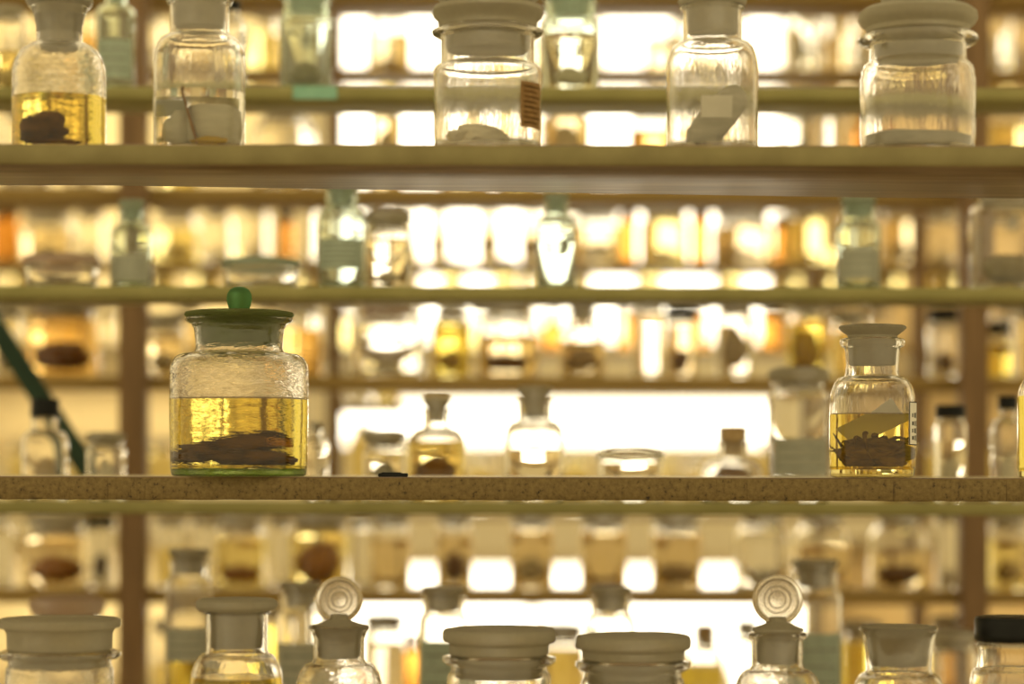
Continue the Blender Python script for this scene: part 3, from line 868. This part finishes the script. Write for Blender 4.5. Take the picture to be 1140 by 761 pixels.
bg('C2', 565, 34, 336, 'dome', 'disc', liquid=('tan', 374), spec=('brown', .85, .5))
bg('C2', 648, 25, 338, 'dome', 'stop', liquid=('tan', 380), spec=('tan', .85, .75))
bg('C2', 722, 18, 332, 'wide', 'disc', liquid=('clear', 350))
bg('C2', 758, 17, 341, 'straight', 'cap', liquid=('tan', 362), spec=('brown', .75, .5))
bg('C2', 818, 21, 333, 'wide', 'disc', liquid=('clear', 362), spec=('tan', .8, .85))
bg('C2', 897, 20, 333, 'wide', 'disc', liquid=('yellow', 358), spec=('yellow', .85, .8))
bg('C2', 945, 20, 345, 'wide', 'disc', liquid=('straw', 370))
bg('C2', 1052, 20, 342, 'wide', 'cap', spec=('brown', .8, .45))
bg('C2', 1110, 16, 358, 'wide', 'cap', liquid=('yellow', 382))
bg('C2', 1142, 17, 338, 'wide', 'disc', liquid=('clear', 380))
bg('C3', 2, 14, 572, 'bottle', 'stop')
bg('C3', 64, 35, 572, 'wide', 'disc', liquid=('tan', 598), spec=('orange', .85, .55))
bg('C3', 112, 15, 575, 'straight', 'cap', spec=('dark', .8, .6))
bg('C3', 190, 16, 575, 'straight', 'disc', liquid=('straw', 610))
bg('C3', 228, 15, 575, 'straight', 'disc')
bg('C3', 268, 28, 570, 'wide', 'disc', liquid=('straw', 600), spec=('orange', .85, .4))
bg('C3', 312, 13, 575, 'straight', 'stop')
bg('C3', 356, 31, 570, 'wide', 'disc', liquid=('straw', 586), spec=('orange', .85, .75))
bg('C3', 401, 13, 575, 'straight', 'stop')
bg('C3', 435, 22, 570, 'wide', 'disc', liquid=('tan', 600), spec=('brown', .85, .12))
bg('C3', 506, 20, 570, 'wide', 'disc', liquid=('tan', 596), spec=('brown', .7, .6))
bg('C3', 592, 24, 568, 'wide', 'disc', liquid=('tan', 590), spec=('cream', .7, .5))
bg('C3', 672, 26, 568, 'wide', 'disc', liquid=('tan', 592), spec=('brown', .85, .14))
bg('C3', 753, 28, 568, 'wide', 'disc', liquid=('tan', 596), spec=('tan', .8, .4))
bg('C3', 849, 31, 566, 'dome', 'disc', spec=('cream', .6, .4))
bg('C3', 915, 31, 566, 'dome', 'disc', liquid=('tan', 606), spec=('orange', .9, .32))
bg('C3', 1000, 33, 566, 'dome', 'disc', liquid=('tan', 612), spec=('brown', .85, .55))
bg('C3', 1057, 15, 570, 'straight', 'disc', spec=('tan', .7, .3))
bg('C3', 1122, 22, 570, 'wide', 'disc', liquid=('straw', 600), spec=('tan', .7, .5))
bg('C4', 190, 20, 690, 'wide', 'disc', liquid=('straw', 740))
bg('C4', 307, 17, 676, 'wide', 'disc', liquid=('yellow', 698), spec=('yellow', .7, .6))
bg('C4', 428, 23, 684, 'wide', 'disc', liquid=('clear', 716), spec=('cream', .7, .4))
bg('C4', 459, 12, 706, 'bottle', 'cap', 'glass_brown')
bg('C4', 625, 26, 694, 'wide', 'disc', liquid=('straw', 722), spec=('cream', .7, .5))
bg('C4', 742, 24, 706, 'wide', 'disc', liquid=('yellow', 730))
bg('C4', 785, 22, 694, 'bottle', 'cork', liquid=('yellow', 740), neck=.55)
bg('C4', 832, 20, 690, 'dome', 'stop')
bg('C4', 960, 24, 690, 'wide', 'disc', liquid=('yellow', 712))
bg('C4', 1062, 26, 684, 'wide', 'disc', liquid=('orange', 700), spec=('orange', .8, .5))

# --- fourth rack
for cx, hw, kind, top, gl, liq, sp in [
        (6, 16, 'wide', 'disc', 'glass_clear', ('straw', 45), None), (52, 18, 'wide', 'disc', 'glass_clear', None, ('tan', .7, .5)),
        (95, 15, 'wide', 'disc', 'glass_clear', ('orange', 40), None), (165, 15, 'wide', 'cap', 'glass_clear', None, ('cream', .7, .5)),
        (205, 18, 'wide', 'disc', 'glass_clear', ('tan', 40), ('cream', .7, .4)), (246, 16, 'dome', 'disc', 'glass_clear', None, ('tan', .7, .4)),
        (295, 16, 'wide', 'disc', 'glass_clear', ('straw', 40), None), (340, 19, 'wide', 'disc', 'glass_clear', None, ('tan', .7, .5)),
        (432, 25, 'dome', 'disc', 'glass_clear', ('tan', 40), ('brown', .85, .3)), (520, 22, 'wide', 'disc', 'glass_clear', None, ('cream', .7, .4)),
        (566, 20, 'wide', 'disc', 'glass_clear', ('straw', 40), None), (655, 18, 'wide', 'disc', 'glass_clear', None, ('cream', .7, .4)),
        (766, 22, 'wide', 'disc', 'glass_clear', ('clear', 40), ('cream', .7, .4)), (812, 20, 'wide', 'disc', 'glass_clear', None, ('tan', .7, .3)),
        (889, 12, 'straight', 'disc', 'glass_clear', ('clear', 30), ('grey', .75, .85)), (908, 6, 'straight', 'cap', 'glass_clear', None, ('dark', .8, .85)),
        (931, 14, 'wide', 'disc', 'glass_clear', ('tan', 40), None), (962, 16, 'wide', 'disc', 'glass_clear', None, ('cream', .7, .4)),
        (1050, 16, 'wide', 'disc', 'glass_clear', ('straw', 40), None), (1104, 17, 'dome', 'disc', 'glass_clear', ('clear', 40), ('cream', .7, .4)),
        (1138, 15, 'wide', 'disc', 'glass_clear', None, ('tan', .7, .5))]:
    bg('D1', cx, hw, rnd.choice((8, 12, 16, 4)), kind, top, gl, liq, sp)
bg('D1', 714 + 38, 9, 12, 'bottle', 'stop')
for cx, hw, yt, kind, top, gl, liq, sp in [
        (6, 15, 228, 'straight', 'cap', 'glass_brown', None, None), (52, 29, 230, 'wide', 'disc', 'glass_clear', ('tan', 258), ('cream', .6, .5)),
        (100, 16, 232, 'wide', 'disc', 'glass_clear', None, ('cream', .7, .4)), (196, 24, 228, 'wide', 'disc', 'glass_clear', ('straw', 256), ('tan', .8, .5)),
        (241, 19, 230, 'dome', 'disc', 'glass_clear', None, ('cream', .7, .4)), (283, 17, 226, 'wide', 'disc', 'glass_clear', None, ('tan', .6, .4)),
        (317, 9, 236, 'straight', 'cap', 'glass_brown', None, None), (343, 15, 226, 'dome', 'disc', 'glass_clear', None, None),
        (418, 16, 230, 'dome', 'disc', 'glass_clear', None, ('tan', .7, .4)), (449, 13, 226, 'wide', 'disc', 'glass_clear', ('clear', 250), None),
        (488, 10, 230, 'wide', 'disc', 'glass_clear', ('tan', 244), ('tan', .8, .7)), (544, 11, 228, 'wide', 'disc', 'glass_clear', ('tan', 242), ('cream', .8, .7)),
        (592, 13, 226, 'wide', 'disc', 'glass_clear', ('tan', 246), ('cream', .8, .6)), (635, 14, 228, 'wide', 'disc', 'glass_clear', ('tan', 250), ('tan', .7, .5)), (664, 26, 226, 'wide', 'disc', 'glass_clear', ('tan', 254), ('cream', .8, .5)),
        (699, 9, 232, 'straight', 'cap', 'glass_brown', None, None), (739, 27, 226, 'wide', 'disc', 'glass_clear', ('straw', 246), ('orange', .7, .3)),
        (779, 10, 232, 'straight', 'cap', 'glass_brown', None, None), (825, 33, 226, 'wide', 'disc', 'glass_clear', ('tan', 254), ('tan', .8, .4)),
        (869, 9, 240, 'straight', 'cap', 'glass_brown', None, None), (897, 22, 226, 'wide', 'disc', 'glass_clear', ('straw', 244), ('orange', .7, .2)),
        (960, 22, 226, 'wide', 'disc', 'glass_clear', None, ('cream', .7, .4)), (999, 21, 224, 'wide', 'disc', 'glass_clear', ('tan', 246), ('cream', .7, .4)),
        (1048, 23, 232, 'dome', 'disc', 'glass_clear', None, ('cream', .6, .4)), (1092, 15, 230, 'wide', 'disc', 'glass_clear', None, ('tan', .6, .4)),
        (1130, 17, 228, 'wide', 'disc', 'glass_clear', ('straw', 256), None)]:
    bg('D2', cx, hw, yt, kind, top, gl, liq, sp)
bg('D3', 396, 16, 436 - 20, 'straight', 'disc')
bg('D3', 431, 14, 436 - 24, 'straight', 'disc', liquid=('straw', 432))
# --- rearmost rack
for cx, hw, yt, kind, top, gl, liq, sp in [
        (30, 18, 342, 'wide', 'disc', 'glass_clear', ('straw', 360), None), (80, 17, 345, 'wide', 'disc', 'glass_clear', None, ('tan', .6, .4)),
        (120, 14, 342, 'wide', 'disc', 'glass_clear', None, None), (210, 17, 340, 'wide', 'disc', 'glass_clear', ('tan', 360), None),
        (300, 18, 342, 'wide', 'disc', 'glass_clear', None, ('cream', .7, .4)), (390, 14, 340, 'wide', 'disc', 'glass_clear', ('straw', 360), None),
        (460, 14, 342, 'wide', 'disc', 'glass_clear', None, None), (535, 15, 340, 'wide', 'disc', 'glass_clear', ('straw', 360), None),
        (616, 15, 342, 'bottle', 'cork', 'glass_brown', None, None), (695, 9, 338, 'straight', 'cap', 'glass_brown', None, None),
        (783, 7, 340, 'straight', 'cap', 'glass_brown', None, None), (860, 15, 340, 'straight', 'cap', 'glass_brown', None, None),
        (925, 15, 342, 'wide', 'disc', 'glass_clear', ('orange', 362), None), (975, 16, 340, 'wide', 'disc', 'glass_clear', None, ('cream', .7, .4)),
        (1060, 15, 342, 'wide', 'disc', 'glass_clear', None, None), (1120, 16, 340, 'wide', 'disc', 'glass_clear', ('straw', 362), None)]:
    bg('E1', cx, hw, yt, kind, top, gl, liq, sp)

for cx, hw, yt, col in [(20, 18, 45, 'tan'), (80, 20, 40, 'cream'), (150, 16, 42, 'cream'), (215, 20, 40, 'tan'), (285, 18, 44, 'cream'), (330, 16, 40, 'cream'), (434, 14, 42, 'cream'),
                        (520, 20, 40, 'tan'), (568, 18, 42, 'cream'), (612, 16, 40, 'cream'), (644, 14, 42, 'tan'), (732, 17, 42, 'tan'), (778, 18, 40, 'cream'), (820, 16, 42, 'cream'), (892, 17, 44, 'cream'),
                        (932, 17, 40, 'tan'), (975, 16, 42, 'cream'), (1050, 18, 40, 'tan'), (1105, 20, 44, 'cream')]:
    bg('E0', cx, hw, yt, 'wide', 'disc', liquid=('tan' if col == 'tan' else 'straw', yt + 16), spec=(col, .8, .6))
for cx, hw, yt, col in [(30, 20, 262, 'cream'), (90, 18, 266, 'yellow'), (180, 20, 262, 'cream'), (232, 18, 266, 'tan'), (275, 16, 262, 'cream'), (345, 18, 264, 'tan'), (412, 18, 262, 'cream'),
                        (455, 13, 268, 'cream'), (503, 14, 288, 'cream'), (562, 16, 286, 'cream'), (590, 10, 270, 'tan'), (640, 18, 264, 'cream'), (722, 16, 286, 'tan'), (812, 17, 288, 'yellow'),
                        (873, 18, 266, 'cream'), (915, 16, 264, 'tan'), (985, 18, 262, 'cream'), (1050, 20, 264, 'cream'), (1105, 18, 262, 'tan')]:
    bg('E2', cx, hw, yt, 'dome', 'disc', liquid=('straw', yt + 14), spec=(col, .8, .5))
for cx, hw, yt, col in [(25, 18, 492, 'cream'), (95, 20, 488, 'cream'), (180, 18, 490, 'tan'), (352, 18, 486, 'cream'), (405, 17, 470, 'cream'), (448, 15, 484, 'tan'), (535, 16, 502, 'cream'), (640, 17, 500, 'cream'),
                        (684, 18, 498, 'cream'), (732, 17, 502, 'tan'), (775, 15, 504, 'cream'), (860, 16, 486, 'cream'), (1000, 20, 480, 'tan'), (1045, 17, 486, 'cream'), (1110, 18, 484, 'cream')]:
    bg('E3', cx, hw, yt, 'dome', 'disc', liquid=('straw', yt + 14), spec=(col, .8, .5))

KINDWORD = dict(wide='wide mouthed jar', bottle='narrow necked bottle', dome='round shouldered jar', straight='straight sided bottle', dish='low covered dish')
TOPWORD = dict(disc='flat lid', stop='frosted stopper', cap='black cap', cork='cork')
SPNAME = dict(dark='dark', brown='brown', orange='orange', tan='tan', cream='cream', yellow='yellow', grey='grey', olive='olive', pale='pale')
serial = [100]
def make_bg(s, n):
    R = ROW[s['row']]
    Y = R.Yf + R.off
    k = Y / F
    yb = HOR + (EYE - R.z) / k
    hw, yt, kind, top = s['hw'], s['ytop'], s['kind'], s['top']
    H = yb - yt
    wall = max(1.6, min(3.0, hw * 0.08))
    gl = s['glassm']
    seg = 36
    lidm = s['topm'] or ('frosted_aqua' if gl == 'glass_aqua' else 'frosted')
    lip = []
    if kind == 'dish':
        hl = min(16, H * 0.42)
        outer = [(hw * .92, yb), (hw * .94, yb - H + hl)]
        lip = [(hw * .99, yb - H + hl - 1), (hw * .99, yb - H + hl - 3)]
        y0 = yb - H + hl - 3.2
        tops = [('lid', 'lathe', lidm, [(0, y0), (hw * .96, y0), (hw, y0 - 1), (hw, y0 - 5), (hw * .94, yt + 3), (hw * .6, yt + .6), (0, yt)])]
        nr = hw * .9
    else:
        nf = s['neck'] or dict(wide=.84, bottle=.52, dome=.62, straight=.92)[kind]
        nr = hw * nf
        th = dict(disc=min(H * .16, hw * .5), stop=min(H * .26, hw * 1.0), cap=min(H * .22, max(hw * .8, 10)), cork=min(H * .2, hw * .7))[top]
        ym = yt + (th if top != 'stop' else th * .45)      # mouth of the glass
        hn = dict(wide=hw * .28, bottle=hw * .55, dome=hw * .12, straight=3)[kind]
        if top == 'stop':
            hn = max(hn, th * .7)
        hs = dict(wide=hw * .22, bottle=hw * .6, dome=hw * .7, straight=2.5)[kind]
        ys = ym + hn + hs
        ys = min(ys, yb - 8)
        outer = [(hw * .98, yb), (hw, yb - 4), (hw, ys)] + arc(hw, ys, nr + wall * .4, ym + hn, 6)[1:] + [(nr, ym + hn - 1.0), (nr, ym + 3)]
        lip = [(nr * 1.08, ym + 2.4), (nr * 1.1, ym + 1), (nr * 1.04, ym)]
        pi_ = nr - wall * 1.5 - .4
        e_ = .3
        if top == 'disc':
            tops = [('stopper', 'lathe', lidm, [(0, ym + hn * .8), (pi_ * .95, ym + hn * .8), (pi_, ym - e_), (nr * 1.1, ym - e_ - 1), (nr * 1.2, ym - th * .45), (nr * 1.15, ym - th * .8), (nr * .8, yt), (0, yt)])]
        elif top == 'stop':
            tops = [('stopper', 'lathe', lidm, [(0, ym + th * .5), (pi_ * .88, ym + th * .5), (pi_, ym - e_), (nr * .9, ym - th * .12), (nr * 1.06, ym - th * .25), (nr * 1.06, yt + 1.5), (nr * .9, yt), (0, yt)])]
        elif top == 'cork':
            tops = [('cork', 'lathe', 'cork', [(0, ym + hn * .8), (pi_ * .9, ym + hn * .8), (pi_, ym - e_), (nr * .98, ym - e_ - .5), (nr * 1.0, yt + 1), (nr * .9, yt), (0, yt)])]
        else:
            c = nr * 1.12
            tops = [('cap', 'lathe', 'cap_black', [(0, ym - e_), (c * .98, ym - e_), (c, ym - 1), (c, ym - th * .5), (c * .985, ym - th * .55), (c, yt + 1.2), (c * .92, yt), (0, yt)])]
    nm = dict(bottle='specimen_bottle', straight='specimen_bottle', dish='covered_dish').get(kind, 'specimen_jar')
    t, k, yb, ri, tb = build_jar(s['row'], s['cx'], outer, lip, tops, gl, wall, 4.5, s['liquid'], seg, nm, Y=Y + s['dy'])
    bits = []
    if s['liquid'] and s['liquid'][0] != 'clear':
        bits.append('with %s liquid' % dict(straw='pale straw', tan='pale tan').get(s['liquid'][0], s['liquid'][0]))
    elif s['lab']:
        bits.append('with paper label')
    else:
        bits.append('with ' + ({'frosted_pink': 'pinkish lid', 'frosted_aqua': 'greenish lid'}.get(s['topm']) or TOPWORD[top]))
    where = R.where
    lab = 'blurred %s %s %s, %s from left on the %s' % (GLASSWORD[gl], KINDWORD[kind], bits[0], ORD[n], where)
    words = lab.split()
    if len(words) > 16:
        lab = '%s %s %s, %s from left on the %s' % (GLASSWORD[gl], KINDWORD[kind], bits[0], ORD[n], where)
    if len(lab.split()) > 16:
        lab = '%s %s, %s from left on the %s' % (GLASSWORD[gl], KINDWORD[kind], ORD[n], where)
    tag(t, lab, dict(bottle='bottle', straight='bottle', dish='dish').get(kind, 'jar'), 'blurred glassware on the ' + where)
    if s['lab']:
        mt, y0, y1 = s['lab'][:3]
        side_label(t, k, yb, hw, -62, 58, y0, y1, mt, s['lab'][3] if len(s['lab']) > 3 else 3)
    if s['spec']:
        col, fw, fh = s['spec']
        serial[0] += 1
        zi = (yb - (s['liquid'][1] if s['liquid'] else yt + 20)) * k
        # height available below the liquid level or the neck
        ztop = min(zi, (yb - (yt + H * dict(bottle=.52, dome=.45).get(kind, .30))) * k)
        hz = max(0.003, (ztop - tb) * fh * .5)
        rr = ri * fw * 0.78
        sd = serial[0]
        specimen('preserved_specimen', '%s specimen in the %s vessel from left on %s' % (SPNAME[col], ORD[n], where), 'specimen',
                 t.location + Vector((0, 0, tb + 0.0006)),
                 lambda bm: blob(bm, (0, 0, hz * 1.2), (rr, rr * .75, hz), sd, 0.3, sub=2, freq=1.4), 'specimen_' + col, 'specimens on the ' + where)

for rn, R in ROW.items():
    R.jars.sort(key=lambda s: s['cx'])
    for n, s in enumerate(R.jars):
        make_bg(s, n)

# teal shelf tag hanging on the edge of the upper green board
bm = bmesh.new()
box(bm, -0.027, 0.027, -0.0012, 0, -0.0155, 0.0005, 0.0004)
o = link('shelf_tag', bm, 'tag_teal', None, (PX(350, YB), YB - 0.0016, ROW['B1'].z))
tag(o, 'teal paper tag on the front edge of the upper green shelf', 'tag')
